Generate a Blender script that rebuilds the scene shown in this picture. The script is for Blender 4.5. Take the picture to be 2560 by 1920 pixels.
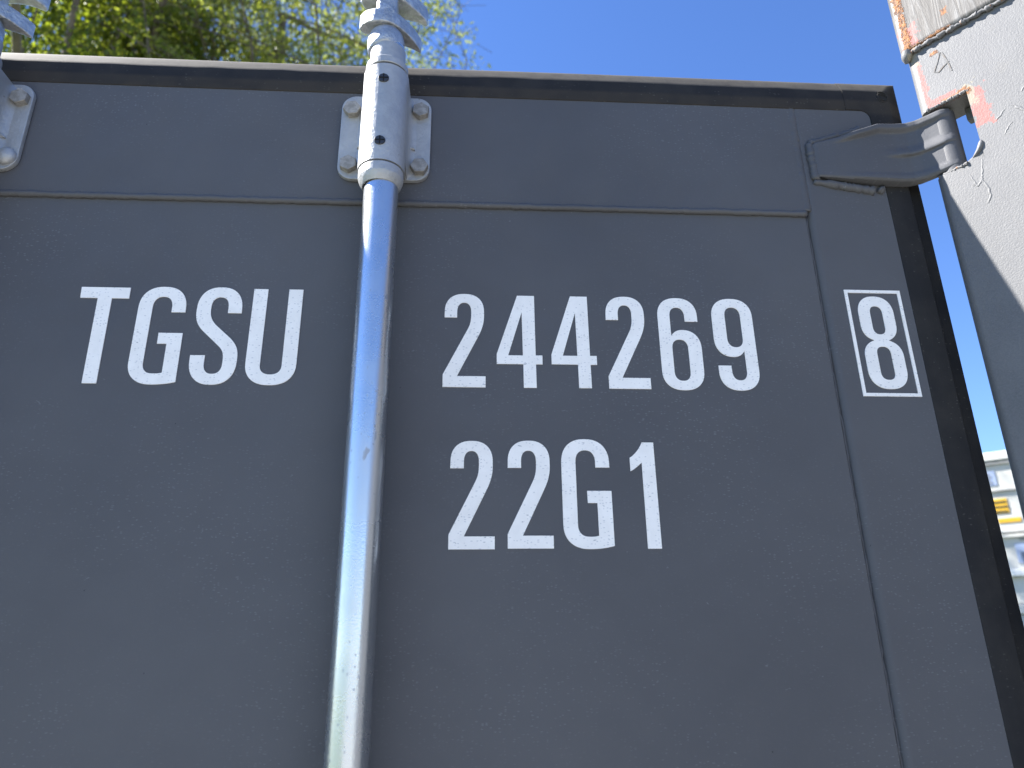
import bpy, bmesh, math, random
import numpy as np
from mathutils import Matrix, Vector
from mathutils.geometry import tessellate_polygon

random.seed(7)
rng = np.random.default_rng(7)
S = bpy.context.scene
for o in list(bpy.data.objects):
    bpy.data.objects.remove(o)
C = S.collection
Z0 = 2.06                      # height of the text baseline above the ground
R_ = math.radians

# ------------------------------------------------------------------ camera
cam_d = bpy.data.cameras.new('camera')
cam = bpy.data.objects.new('camera', cam_d)
C.objects.link(cam)
S.camera = cam
RM = Matrix(((0.99807469, 0.06094728, -0.01150389),
             (-0.06111439, 0.93474232, -0.35003119),
             (-0.01058028, 0.35006032, 0.93666741)))       # columns: right, forward, up
M = Matrix.Identity(4)
for i in range(3):
    M[i][0] = RM[i][0]; M[i][1] = RM[i][2]; M[i][2] = -RM[i][1]
M[0][3], M[1][3], M[2][3] = 0.02325881, -0.67299711, Z0 - 0.24801621
cam.matrix_world = M
cam_d.sensor_fit = 'HORIZONTAL'
cam_d.sensor_width = 36.0
cam_d.lens = 1856.277 / 2560 * 36
cam_d.clip_start = 0.02
cam_d.clip_end = 3000
cam_d.dof.use_dof = True
cam_d.dof.focus_distance = 0.77
cam_d.dof.aperture_fstop = 7.0

# ------------------------------------------------------------------ sky, sun, exposure
SUN_EL = R_(47); SUN_TH = R_(12)                          # 12 degrees behind the door's plane, from the left
sdir = Vector((-math.cos(SUN_TH) * math.cos(SUN_EL), math.sin(SUN_TH) * math.cos(SUN_EL), math.sin(SUN_EL)))
world = bpy.data.worlds.new('World'); S.world = world; world.use_nodes = True
wn = world.node_tree.nodes; wl = world.node_tree.links
wn.clear()
sky = wn.new('ShaderNodeTexSky'); sky.sky_type = 'NISHITA'; sky.sun_disc = False
sky.sun_elevation = SUN_EL
sky.sun_rotation = math.atan2(sdir.x, sdir.y)
sky.altitude = 1200; sky.air_density = 1.0; sky.dust_density = 0.02; sky.ozone_density = 2.6
bgn = wn.new('ShaderNodeBackground'); bgn.inputs['Strength'].default_value = 0.072
won = wn.new('ShaderNodeOutputWorld')
hs = wn.new('ShaderNodeHueSaturation'); hs.inputs['Saturation'].default_value = 1.18; hs.inputs['Hue'].default_value = 0.511
wl.new(sky.outputs[0], hs.inputs['Color']); wl.new(hs.outputs[0], bgn.inputs[0]); wl.new(bgn.outputs[0], won.inputs[0])
sun_d = bpy.data.lights.new('sun', 'SUN'); sun_d.energy = 4.8; sun_d.angle = R_(0.53); sun_d.color = (1.0, 0.96, 0.91)
sun = bpy.data.objects.new('sun', sun_d); C.objects.link(sun)
sun.rotation_euler = sdir.to_track_quat('Z', 'Y').to_euler(); sun.location = (-6, 2, 9)
S.view_settings.view_transform = 'Standard'; S.view_settings.look = 'None'
S.view_settings.gamma = 1.0; S.view_settings.use_curve_mapping = False
S.view_settings.exposure = 2.12
S.cycles.caustics_reflective = False; S.cycles.caustics_refractive = False
S.cycles.max_bounces = 5; S.cycles.diffuse_bounces = 3; S.cycles.glossy_bounces = 3; S.cycles.transmission_bounces = 3

# ------------------------------------------------------------------ node helpers
class NT:
    def __init__(s, name):
        s.m = bpy.data.materials.new(name); s.m.use_nodes = True
        s.t = s.m.node_tree; s.n = s.t.nodes; s.l = s.t.links
        s.b = s.n['Principled BSDF']; s.out = s.n['Material Output']
    def new(s, k, **kw):
        x = s.n.new(k)
        for a, v in kw.items(): setattr(x, a, v)
        return x
    def put(s, sock, v):
        if hasattr(v, 'is_linked') or isinstance(v, bpy.types.NodeSocket): s.l.new(v, sock)
        elif v is not None: sock.default_value = v
    def math(s, op, a, b=None, c=None, clamp=False):
        x = s.new('ShaderNodeMath', operation=op, use_clamp=clamp)
        s.put(x.inputs[0], a); s.put(x.inputs[1], b)
        if c is not None: s.put(x.inputs[2], c)
        return x.outputs[0]
    def ss(s, v, lo, hi, a=0.0, b=1.0):
        x = s.new('ShaderNodeMapRange', interpolation_type='SMOOTHSTEP')
        s.put(x.inputs[0], v); x.inputs[1].default_value = lo; x.inputs[2].default_value = hi
        x.inputs[3].default_value = a; x.inputs[4].default_value = b
        return x.outputs[0]
    def obj(s): return s.new('ShaderNodeTexCoord').outputs['Object']
    def pos(s): return s.new('ShaderNodeNewGeometry').outputs['Position']
    def mapv(s, v, scale=(1, 1, 1), loc=(0, 0, 0), rot=(0, 0, 0)):
        x = s.new('ShaderNodeMapping'); s.put(x.inputs[0], v)
        x.inputs['Scale'].default_value = scale; x.inputs['Location'].default_value = loc; x.inputs['Rotation'].default_value = rot
        return x.outputs[0]
    def noise(s, v, scale, detail=3, rough=0.55, dist=0.0):
        x = s.new('ShaderNodeTexNoise'); s.put(x.inputs['Vector'], v)
        x.inputs['Scale'].default_value = scale; x.inputs['Detail'].default_value = detail
        x.inputs['Roughness'].default_value = rough; x.inputs['Distortion'].default_value = dist
        return x.outputs[0]
    def vor(s, v, scale, rnd=1.0):
        x = s.new('ShaderNodeTexVoronoi'); s.put(x.inputs['Vector'], v); x.inputs['Scale'].default_value = scale
        x.inputs['Randomness'].default_value = rnd
        return x.outputs['Distance'], x.outputs['Color']
    def mix(s, f, a, b):
        x = s.new('ShaderNodeMix', data_type='RGBA')
        s.put(x.inputs[0], f)
        s.put(x.inputs[6], (*a, 1) if isinstance(a, tuple) else a)
        s.put(x.inputs[7], (*b, 1) if isinstance(b, tuple) else b)
        return x.outputs[2]
    def sep(s, v):
        x = s.new('ShaderNodeSeparateXYZ'); s.put(x.inputs[0], v); return x.outputs
    def bump(s, h, dist, strength=1.0, prev=None):
        x = s.new('ShaderNodeBump'); x.inputs['Strength'].default_value = strength; x.inputs['Distance'].default_value = dist
        s.put(x.inputs['Height'], h)
        if prev is not None: s.put(x.inputs['Normal'], prev)
        return x.outputs[0]
    def set(s, color=None, rough=None, metal=None, normal=None, spec=None):
        i = s.b.inputs
        if color is not None: s.put(i['Base Color'], (*color, 1) if isinstance(color, tuple) else color)
        if rough is not None: s.put(i['Roughness'], rough)
        if metal is not None: s.put(i['Metallic'], metal)
        if normal is not None: s.put(i['Normal'], normal)
        if spec is not None: s.put(i['Specular IOR Level'], spec)
        return s.m

def flecks(t, v, sx, sz, rad, keep):
    """sparse short dashes: mask 0..1"""
    w = t.mapv(v, (sx, 1.0, sz))
    x = t.new('ShaderNodeTexNoise'); t.put(x.inputs['Vector'], v); x.inputs['Scale'].default_value = 90
    add = t.new('ShaderNodeVectorMath', operation='ADD'); t.put(add.inputs[0], w)
    sc = t.new('ShaderNodeVectorMath', operation='SCALE'); t.put(sc.inputs[0], x.outputs['Color']); sc.inputs['Scale'].default_value = 1.6
    t.put(add.inputs[1], sc.outputs[0])
    dd, cc = t.vor(add.outputs[0], 1.0)
    s = t.sep(cc)
    dot = t.ss(dd, rad * 0.5, rad, 1.0, 0.0)
    return t.math('MULTIPLY', dot, t.math('GREATER_THAN', s[0], keep))

# ------------------------------------------------------------------ materials
MAT = {}
def m_paint():
    t = NT('grey_container_paint'); v = t.pos()
    big = t.noise(v, 2.6, 4, 0.6)
    med = t.noise(v, 21, 5, 0.65)
    col = t.mix(t.ss(big, 0.3, 0.7), (0.075, 0.0765, 0.084), (0.095, 0.0965, 0.104))
    col = t.mix(t.ss(med, 0.55, 0.8, 0, 0.35), col, (0.096, 0.097, 0.104))
    dens = t.ss(t.noise(v, 6, 3), 0.38, 0.68, 0.0, 1.0)
    fl = t.math('MULTIPLY', flecks(t, v, 260, 620, 0.40, 0.72), dens)
    fl2 = flecks(t, v, 60, 130, 0.10, 0.86)
    col = t.mix(t.math('MULTIPLY', fl, 0.32), col, (0.21, 0.22, 0.24))
    col = t.mix(t.math('MULTIPLY', fl2, 0.32), col, (0.21, 0.22, 0.24))
    pit = flecks(t, t.mapv(v, loc=(3.1, 0, 1.7)), 40, 40, 0.045, 0.9)
    col = t.mix(pit, col, (0.02, 0.02, 0.025))
    h = t.math('ADD', t.noise(v, 750, 2), t.math('MULTIPLY', t.noise(v, 210, 2), 1.3))
    n = t.bump(h, 0.00022, 0.55)
    return t.set(col, t.ss(med, 0.3, 0.7, 0.52, 0.64), 0.0, n, 0.32)
MAT['paint'] = m_paint()

def m_decal():
    t = NT('white_vinyl_lettering'); v = t.pos()
    fl = flecks(t, v, 300, 640, 0.36, 0.62)
    fl2 = flecks(t, t.mapv(v, loc=(0.7, 0, 2.3)), 150, 330, 0.22, 0.86)
    col = t.mix(t.ss(t.noise(v, 60, 3), 0.3, 0.7), (0.83, 0.815, 0.785), (0.89, 0.875, 0.845))
    col = t.mix(t.math('MULTIPLY', fl, 0.6), col, (0.42, 0.44, 0.48))
    col = t.mix(t.math('MULTIPLY', fl2, 0.7), col, (0.26, 0.28, 0.31))
    h = t.noise(v, 520, 2)
    return t.set(col, 0.5, 0.0, t.bump(h, 0.0003, 0.4), 0.4)
MAT['decal'] = m_decal()

def m_rubber():
    t = NT('black_rubber_seal'); v = t.pos()
    col = t.mix(t.ss(t.noise(v, 14, 5, 0.6), 0.35, 0.72), (0.019, 0.019, 0.0205), (0.034, 0.032, 0.030))
    zz = t.sep(v)[2]
    low = t.math('MULTIPLY', t.ss(zz, Z0 + 0.3575, Z0 + 0.3625, 1.0, 0.0), t.ss(zz, Z0 + 0.338, Z0 + 0.345, 0.0, 1.0))
    col = t.mix(t.math('MULTIPLY', low, t.ss(t.noise(v, 30, 4), 0.3, 0.65, 0.25, 0.9)), col, (0.042, 0.037, 0.032))
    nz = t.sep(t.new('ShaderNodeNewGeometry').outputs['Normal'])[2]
    lit_dust = t.math('MULTIPLY', t.ss(nz, 0.12, 0.5), t.ss(t.noise(v, 45, 5, 0.7), 0.25, 0.6, 0.55, 1.0))  # dusty tint on upward faces, also paints in the sunlit lip's brightness
    col = t.mix(lit_dust, col, (0.085, 0.077, 0.064))
    fl = t.math('MULTIPLY', flecks(t, v, 210, 420, 0.26, 0.78), t.ss(t.noise(v, 9, 3), 0.35, 0.65, 0.15, 1.0))
    col = t.mix(t.math('MULTIPLY', fl, 0.5), col, (0.16, 0.15, 0.135))
    h = t.math('ADD', t.noise(v, 900, 2), t.noise(t.mapv(v, (20, 200, 200)), 1.0, 2))
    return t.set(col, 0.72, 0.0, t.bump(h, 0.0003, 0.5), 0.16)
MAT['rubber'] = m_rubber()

def m_galv():
    t = NT('dull_galvanised_steel'); v = t.pos()
    big = t.noise(v, 30, 4, 0.6)
    dd, cc = t.vor(v, 260)
    col = t.mix(t.ss(big, 0.3, 0.7), (0.34, 0.35, 0.355), (0.43, 0.44, 0.445))
    col = t.mix(t.math('MULTIPLY', t.sep(cc)[0], 0.22), col, (0.28, 0.29, 0.30))
    pit = flecks(t, v, 120, 120, 0.16, 0.86)
    col = t.mix(t.math('MULTIPLY', pit, 0.7), col, (0.24, 0.23, 0.2))
    h = t.math('ADD', t.noise(v, 520, 3), t.math('MULTIPLY', dd, 0.6))
    return t.set(col, t.ss(big, 0.3, 0.7, 0.45, 0.58), 0.4, t.bump(h, 0.0008, 0.5), 0.5)
MAT['galv'] = m_galv()

def m_cast():
    t = NT('rough_cast_zinc'); v = t.pos()
    h = t.math('ADD', t.noise(v, 380, 4, 0.6), t.math('MULTIPLY', t.noise(v, 120, 3), 1.2))
    col = t.mix(t.ss(t.noise(v, 90, 4), 0.35, 0.7), (0.36, 0.375, 0.39), (0.50, 0.52, 0.54))
    return t.set(col, 0.36, 0.7, t.bump(h, 0.0022, 0.75), 0.5)
MAT['cast'] = m_cast()

def m_bolt():
    t = NT('weathered_bolt_steel'); v = t.pos()
    col = t.mix(t.ss(t.noise(v, 170, 4, 0.65), 0.35, 0.7), (0.24, 0.225, 0.20), (0.36, 0.345, 0.315))
    sc = flecks(t, v, 260, 260, 0.2, 0.8)
    col = t.mix(t.math('MULTIPLY', sc, 0.6), col, (0.14, 0.12, 0.09))
    return t.set(col, 0.55, 0.35, t.bump(t.noise(v, 400, 3), 0.0006, 0.5), 0.5)
MAT['bolt'] = m_bolt()

def m_bar():
    t = NT('bright_zinc_tube'); v = t.pos()
    vs = t.mapv(v, (1, 1, 0.35))
    patch = t.ss(t.noise(vs, 38, 4, 0.55, 0.5), 0.655, 0.675)
    scr = flecks(t, v, 300, 190, 0.30, 0.66)
    band = t.ss(t.noise(v, 9, 3), 0.35, 0.65)
    dull = t.math('MAXIMUM', patch, t.math('MULTIPLY', t.math('MULTIPLY', scr, band), 0.7))
    col = t.mix(dull, (0.585, 0.61, 0.635), (0.43, 0.45, 0.475))
    rough = t.math('ADD', t.math('MULTIPLY', dull, 0.25), t.ss(t.noise(v, 16, 4), 0.3, 0.7, 0.22, 0.34))
    h = t.math('ADD', t.noise(v, 620, 2), t.math('MULTIPLY', t.noise(t.mapv(v, (300, 300, 9)), 1.0, 2), 0.7))
    return t.set(col, rough, 0.92, t.bump(h, 0.00022, 0.5), 0.5)
MAT['bar'] = m_bar()

def m_simple(name, col, rough, metal=0.0, bs=200, bd=0.0005, var=0.12, vs=8):
    t = NT(name); v = t.obj()
    f = t.ss(t.noise(v, vs, 4, 0.6), 0.3, 0.7)
    a = tuple(c * (1 - var) for c in col); b = tuple(min(1, c * (1 + var)) for c in col)
    return t.set(t.mix(f, a, b), rough, metal, t.bump(t.noise(v, bs, 3), bd, 0.5), 0.5)
MAT['black'] = m_simple('black_plastic', (0.03, 0.032, 0.036), 0.3)
MAT['chrome_cut'] = m_simple('dull_grey_rod_steel', (0.30, 0.31, 0.32), 0.4, 0.6)

# container side: local frame s (along the side), w (into the container), z
TH = R_(127)
DV = Vector((-math.cos(TH), -math.sin(TH), 0)); NV = Vector((-math.sin(TH), math.cos(TH), 0))
QV = Vector((0.5276, -0.0268, 0))

def m_post(casting=False):
    t = NT('worn_grey_casting_paint' if casting else 'worn_grey_post_paint'); v = t.pos()
    sub = t.new('ShaderNodeVectorMath', operation='SUBTRACT'); t.put(sub.inputs[0], v); sub.inputs[1].default_value = (QV.x, QV.y, Z0)
    dt = t.new('ShaderNodeVectorMath', operation='DOT_PRODUCT'); t.put(dt.inputs[0], sub.outputs[0]); dt.inputs[1].default_value = DV
    s = dt.outputs['Value']; z = t.sep(sub.outputs[0])[2]
    nz = t.math('SUBTRACT', t.noise(v, 120, 6, 0.75), 0.5)
    nf = t.noise(v, 260, 4, 0.65)
    def patch(s0, s1, z0, z1, wob, lean=0.0):
        cs, cz = (s0 + s1) / 2, (z0 + z1) / 2
        sx = s if not lean else t.math('SUBTRACT', s, t.math('MULTIPLY', t.math('SUBTRACT', z, cz), lean))
        a = t.math('SUBTRACT', t.math('ABSOLUTE', t.math('SUBTRACT', sx, cs)), (s1 - s0) / 2)
        b = t.math('SUBTRACT', t.math('ABSOLUTE', t.math('SUBTRACT', z, cz)), (z1 - z0) / 2)
        d = t.math('ADD', t.math('MAXIMUM', a, b), t.math('MULTIPLY', nz, wob))
        return t.ss(d, -0.0006, 0.0008, 1.0, 0.0)
    def union(*a):
        r = a[0]
        for k in a[1:]: r = t.math('MAXIMUM', r, k)
        return r
    base = t.mix(t.ss(t.noise(v, 18, 4, 0.6), 0.3, 0.72), (0.112, 0.113, 0.117), (0.132, 0.133, 0.136))
    grain = t.noise(v, 620, 2)
    base = t.mix(t.ss(grain, 0.3, 0.72, 0, 0.35), base, (0.172, 0.172, 0.173))
    dn = t.new('ShaderNodeVectorMath', operation='DOT_PRODUCT'); t.put(dn.inputs[0], sub.outputs[0]); dn.inputs[1].default_value = NV
    skin = t.ss(dn.outputs['Value'], -0.006, -0.002)
    rustc = t.mix(t.ss(nf, 0.35, 0.65), (0.060, 0.022, 0.008), (0.31, 0.112, 0.016))
    pinkc = t.mix(t.ss(t.noise(v, 420, 3), 0.35, 0.7), (0.30, 0.088, 0.078), (0.235, 0.12, 0.105))
    cream = (0.23, 0.205, 0.15)
    if casting:
        streak = t.noise(t.mapv(v, (120, 120, 14), rot=(0, 0, 0.2)), 1.0, 5, 0.7, 0.6)
        col = t.mix(t.ss(streak, 0.42, 0.62), (0.085, 0.079, 0.072), (0.155, 0.152, 0.148))
        edge = patch(0.003, 0.0105, 0.404, 0.53, 0.024)
        edgep = patch(0.001, 0.017, 0.400, 0.440, 0.045)
        bott = patch(0.004, 0.052, 0.400, 0.4115, 0.012)
        spot = patch(0.046, 0.052, 0.428, 0.436, 0.012)
        col = t.mix(edgep, col, pinkc)
        col = t.mix(union(edge, bott, spot), col, rustc)
        hgt = t.math('ADD', t.math('MULTIPLY', union(edge, bott), t.math('MULTIPLY', nf, 4.0)), streak)
        n = t.bump(hgt, 0.0009, 0.7)
    else:
        col = base
        pk = union(patch(0.0090, 0.0135, 0.332, 0.390, 0.022), patch(0.010, 0.040, 0.318, 0.3315, 0.010),
                   patch(0.049, 0.0640, 0.274, 0.323, 0.032))
        cr = union(patch(0.046, 0.055, 0.302, 0.330, 0.030), patch(0.004, 0.012, 0.385, 0.402, 0.012))
        rs = union(patch(0.024, 0.052, 0.3205, 0.3262, 0.008), patch(0.040, 0.050, 0.319, 0.329, 0.010),
                   patch(0.024, 0.033, 0.388, 0.392, 0.012))
        pk = t.math('MULTIPLY', pk, skin); cr = t.math('MULTIPLY', cr, skin)
        col = t.mix(t.math('MULTIPLY', pk, t.ss(nf, 0.25, 0.5, 0.55, 1.0)), col, pinkc)
        col = t.mix(t.math('MULTIPLY', cr, 0.8), col, cream)
        rs = t.math('MULTIPLY', rs, skin)
        col = t.mix(rs, col, rustc)
        mott = t.ss(t.noise(v, 48, 4, 0.6), 0.6, 0.72, 0, 0.25)
        col = t.mix(mott, col, (0.155, 0.15, 0.14))
        hgt = t.math('ADD', t.math('ADD', t.math('MULTIPLY', grain, 1.2), t.math('MULTIPLY', t.noise(v, 330, 1), 0.25)),
                     t.math('MULTIPLY', rs, t.math('MULTIPLY', nf, 3.0)))
        n = t.bump(hgt, 0.00045, 0.5)
    return t.set(col, 0.55, 0.0, n, 0.35)
MAT['post'] = m_post(); MAT['casting'] = m_post(True)
def m_mark():
    t = NT('brown_scrawl'); v = t.pos()
    return t.set(t.mix(t.ss(t.noise(v, 170, 3), 0.42, 0.6), (0.122, 0.120, 0.118), (0.098, 0.076, 0.058)), 0.7, 0.0)
MAT['mark'] = m_mark()
def m_bead():
    t = NT('painted_weld_bead'); v = t.pos()
    col = t.mix(t.ss(t.noise(v, 120, 4), 0.35, 0.7), (0.10, 0.10, 0.104), (0.13, 0.13, 0.13))
    rs = t.ss(t.noise(v, 42, 4, 0.7), 0.56, 0.62)
    col = t.mix(rs, col, t.mix(t.noise(v, 300, 3), (0.10, 0.035, 0.012), (0.34, 0.14, 0.03)))
    return t.set(col, 0.65, 0.0, t.bump(t.noise(v, 240, 4), 0.001, 0.6), 0.35)
MAT['bead'] = m_bead()

# ------------------------------------------------------------------ mesh helpers
BASE = {}
def weighted(o):
    md = o.modifiers.new('weighted_normal', 'WEIGHTED_NORMAL'); md.keep_sharp = True; md.weight = 80; return o
def link(name, me, parent, mat, off=(0, 0, 0)):
    o = bpy.data.objects.new(name, me); C.objects.link(o)
    if mat is not None: me.materials.append(MAT[mat] if isinstance(mat, str) else mat)
    o.location = off
    if parent is not None: o.parent = parent
    return o
def mk(name, verts, faces, mat, parent=None, smooth=False, zo=None, sharp=None):
    """mesh object; verts in the door/container frame (z above the text baseline when zo is None)"""
    zo = Z0 if zo is None else zo
    V = np.array(verts, float); V[:, 2] += zo
    c = (V.min(0) + V.max(0)) / 2
    me = bpy.data.meshes.new(name)
    me.from_pydata([tuple(a) for a in (V - c)], [], faces)
    bm = bmesh.new(); bm.from_mesh(me); bmesh.ops.recalc_face_normals(bm, faces=bm.faces); bm.to_mesh(me); bm.free()
    if smooth:
        me.polygons.foreach_set('use_smooth', [True] * len(me.polygons))
        if sharp is not None: me.set_sharp_from_angle(angle=R_(sharp))
    me.update()
    wn_ = smooth and sharp is not None
    pb = np.zeros(3); p = parent
    while p is not None:
        pb += np.array(BASE.get(p.name, p.location)); p = p.parent
    o = link(name, me, parent, mat, tuple(c - pb))
    if wn_: weighted(o)
    BASE[o.name] = tuple(c - pb)
    return o
def empty(name, loc, rz=0.0, label=None, cat=None, group=None):
    o = bpy.data.objects.new(name, None); C.objects.link(o); o.location = loc; o.rotation_euler = (0, 0, rz)
    o.empty_display_size = 0.2
    if label: tag(o, label, cat, group)
    return o
def tag(o, label=None, cat=None, group=None, kind=None):
    if label: o['label'] = label
    if cat: o['category'] = cat
    if group: o['group'] = group
    if kind: o['kind'] = kind
    return o
def copy_tree(o, parent=None, d=(0, 0, 0)):
    c = o.copy(); C.objects.link(c); c.parent = parent
    c.location = Vector(o.location) + Vector(d)
    for ch in o.children: copy_tree(ch, c)
    return c
def boxg(x0, x1, y0, y1, z0, z1, bev=0.0, seg=2):
    bm = bmesh.new(); bmesh.ops.create_cube(bm, size=1)
    for v in bm.verts:
        v.co = Vector(((x0 + x1) / 2 + v.co.x * (x1 - x0), (y0 + y1) / 2 + v.co.y * (y1 - y0), (z0 + z1) / 2 + v.co.z * (z1 - z0)))
    if bev: bmesh.ops.bevel(bm, geom=list(bm.edges), offset=bev, segments=seg, profile=0.5, affect='EDGES', clamp_overlap=True)
    return geo(bm)
def geo(bm):
    bm.verts.index_update()
    v = [tuple(a.co) for a in bm.verts]; f = [[q.index for q in p.verts] for p in bm.faces]; bm.free()
    return v, f
def box(name, x0, x1, y0, y1, z0, z1, mat, parent=None, bev=0.0, zo=None, seg=2):
    v, f = boxg(x0, x1, y0, y1, z0, z1, bev, seg)
    return mk(name, v, f, mat, parent, bev > 0, zo, 40)
def prismg(poly, fmap, t0, t1, bev=0.0, seg=2):
    """poly in 2D; fmap(a, b, t) -> xyz"""
    bm = bmesh.new()
    A = [bm.verts.new(fmap(a, b, t0)) for a, b in poly]; B = [bm.verts.new(fmap(a, b, t1)) for a, b in poly]
    bm.faces.new(A); bm.faces.new(B[::-1])
    n = len(poly)
    for i in range(n): bm.faces.new((A[i], B[i], B[(i + 1) % n], A[(i + 1) % n]))
    bmesh.ops.recalc_face_normals(bm, faces=bm.faces)
    if bev:
        es = [e for e in bm.edges if e.calc_face_angle(0) > 0.6]
        bmesh.ops.bevel(bm, geom=es, offset=bev, segments=seg, profile=0.5, affect='EDGES', clamp_overlap=True)
    return geo(bm)
def latheg(cx, cy, prof, n=64, half=None, cap=True):
    V = []; F = []
    for r, z in prof:
        for k in range(n):
            a = 2 * math.pi * k / n
            V.append((cx + r * math.cos(a), cy + r * math.sin(a), z))
    for i in range(len(prof) - 1):
        for k in range(n):
            k2 = (k + 1) % n
            F.append((i * n + k, i * n + k2, (i + 1) * n + k2, (i + 1) * n + k))
    if cap:
        F.append(tuple(range(n))); F.append(tuple(range((len(prof) - 1) * n, len(prof) * n)))
    return V, F
def tubeg(pts, rad, n=10, wob=0.0, seed=1, flat=(1, 1, 1)):
    r = random.Random(seed); V = []; F = []
    pts = [Vector(p) for p in pts]
    for i, p in enumerate(pts):
        d = (pts[min(i + 1, len(pts) - 1)] - pts[max(i - 1, 0)]).normalized()
        a = d.cross(Vector((0, -1, 0.0)));
        if a.length < 0.1: a = d.cross(Vector((1, 0, 0)))
        a.normalize(); b = d.cross(a)
        rr = (rad[i] if isinstance(rad, (list, tuple)) else rad) * (1 + wob * (r.random() - 0.5) * 2)
        for k in range(n):
            t = 2 * math.pi * k / n
            q = a * math.cos(t) * rr + b * math.sin(t) * rr
            V.append(tuple(p + Vector((q.x * flat[0], q.y * flat[1], q.z * flat[2]))))
    for i in range(len(pts) - 1):
        for k in range(n):
            k2 = (k + 1) % n
            F.append((i * n + k, i * n + k2, (i + 1) * n + k2, (i + 1) * n + k))
    F.append(tuple(range(n))); F.append(tuple(range((len(pts) - 1) * n, len(pts) * n)))
    return V, F
def lerp_pts(a, b, n, wob=0.0, seed=3):
    r = random.Random(seed); a = Vector(a); b = Vector(b)
    return [a.lerp(b, i / (n - 1)) + Vector((r.uniform(-wob, wob), 0, r.uniform(-wob, wob))) for i in range(n)]

# ------------------------------------------------------------------ setting
def m_ground():
    t = NT('pale_concrete_yard'); v = t.pos()
    a = t.noise(v, 0.7, 5, 0.6); b = t.noise(v, 30, 4, 0.7)
    col = t.mix(t.ss(a, 0.3, 0.7), (0.24, 0.232, 0.212), (0.30, 0.29, 0.265))
    col = t.mix(t.ss(b, 0.45, 0.75, 0, 0.5), col, (0.18, 0.172, 0.16))
    return t.set(col, 0.85, 0.0, t.bump(b, 0.004, 0.5), 0.3)
MAT['ground'] = m_ground()
MAT['grass'] = m_simple('mown_grass', (0.065, 0.10, 0.028), 0.8, 0, 60, 0.02, 0.35, 3)
v = [(-900, -900, 0), (900, -900, 0), (900, 900, 0), (-900, 900, 0)]
tag(mk('ground', v, [(0, 1, 2, 3)], 'ground', zo=0), kind='structure')
N = 24
v = []; f = []
for i in range(N + 1):
    x = -40 + 38.0 * 0 + i * (80 / N)
    y = 4.2 + 0.5 * math.sin(i * 0.9)
    v += [(x, y, 0.012), (x, 60, 0.012)]
for i in range(N): f.append((2 * i, 2 * i + 2, 2 * i + 3, 2 * i + 1))
tag(mk('lawn', v, f, 'grass', zo=0), kind='structure')
v = []; f = []
for i in range(N + 1):
    y = -30 + i * (34 / N)
    x = -2.9 + 0.25 * math.sin(i * 1.3)
    v += [(x, y, 0.008), (-40, y, 0.008)]
for i in range(N): f.append((2 * i, 2 * i + 2, 2 * i + 3, 2 * i + 1))
tag(mk('lawn', v, f, 'grass', zo=0), kind='structure')

# ------------------------------------------------------------------ the door
DOORL = -0.655
door = empty('container_door', (0.0, 0.02, 0.16), 0,
             'dark grey steel container door with white code TGSU 244269 and bright upright rods', 'door')
ZB = 0.16 - Z0        # bottom of the door in baseline coordinates
XV, ZW = 0.3922, 0.2057
# panel sheet, face at y = 0
box('panel', DOORL + 0.08, XV - 0.0024, 0.0, 0.004, ZB + 0.09, ZW + 0.004, 'paint', door, 0.0008)
box('backing_strip', XV - 0.014, XV + 0.006, 0.0044, 0.0065, ZB + 0.09, ZW + 0.004, 'paint', door)
# rails and stiles of the door frame
box('header_rail', DOORL + 0.0825, XV - 0.0002, -0.0028, 0.040, ZW, 0.3735, 'paint', door, 0.003)
box('side_stile', XV + 0.0002, 0.5105, -0.0030, 0.041, ZB, 0.3738, 'paint', door, 0.0075, seg=5)
box('side_stile', DOORL, DOORL + 0.0822, -0.0030, 0.041, ZB, 0.3738, 'paint', door, 0.005, seg=3)
box('bottom_rail', DOORL + 0.0825, XV - 0.0002, -0.0028, 0.040, ZB, ZB + 0.092, 'paint', door, 0.003)
# weld beads
pts = lerp_pts((DOORL + 0.085, -0.0016, ZW - 0.0008), (XV - 0.002, -0.0016, ZW - 0.0008), 260, 0.0004, 5)
v, f = tubeg(pts, 0.0034, 8, 0.12, 5); mk('weld_bead', v, f, 'paint', door, True)
pts = lerp_pts((XV - 0.0002, 0.0036, ZW - 0.002), (XV - 0.0002, 0.0036, ZB + 0.1), 320, 0.0006, 6)
v, f = tubeg(pts, 0.0014, 8, 0.3, 6); mk('weld_bead', v, f, 'paint', door, True)
pts = lerp_pts((XV + 0.0002, -0.0012, ZW + 0.002), (XV + 0.0002, -0.0012, 0.352), 60, 0.0006, 8)
v, f = tubeg(pts, 0.0050, 12, 0.16, 8, (1, 0.42, 1)); mk('weld_bead', v, f, 'paint', door, True)

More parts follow.
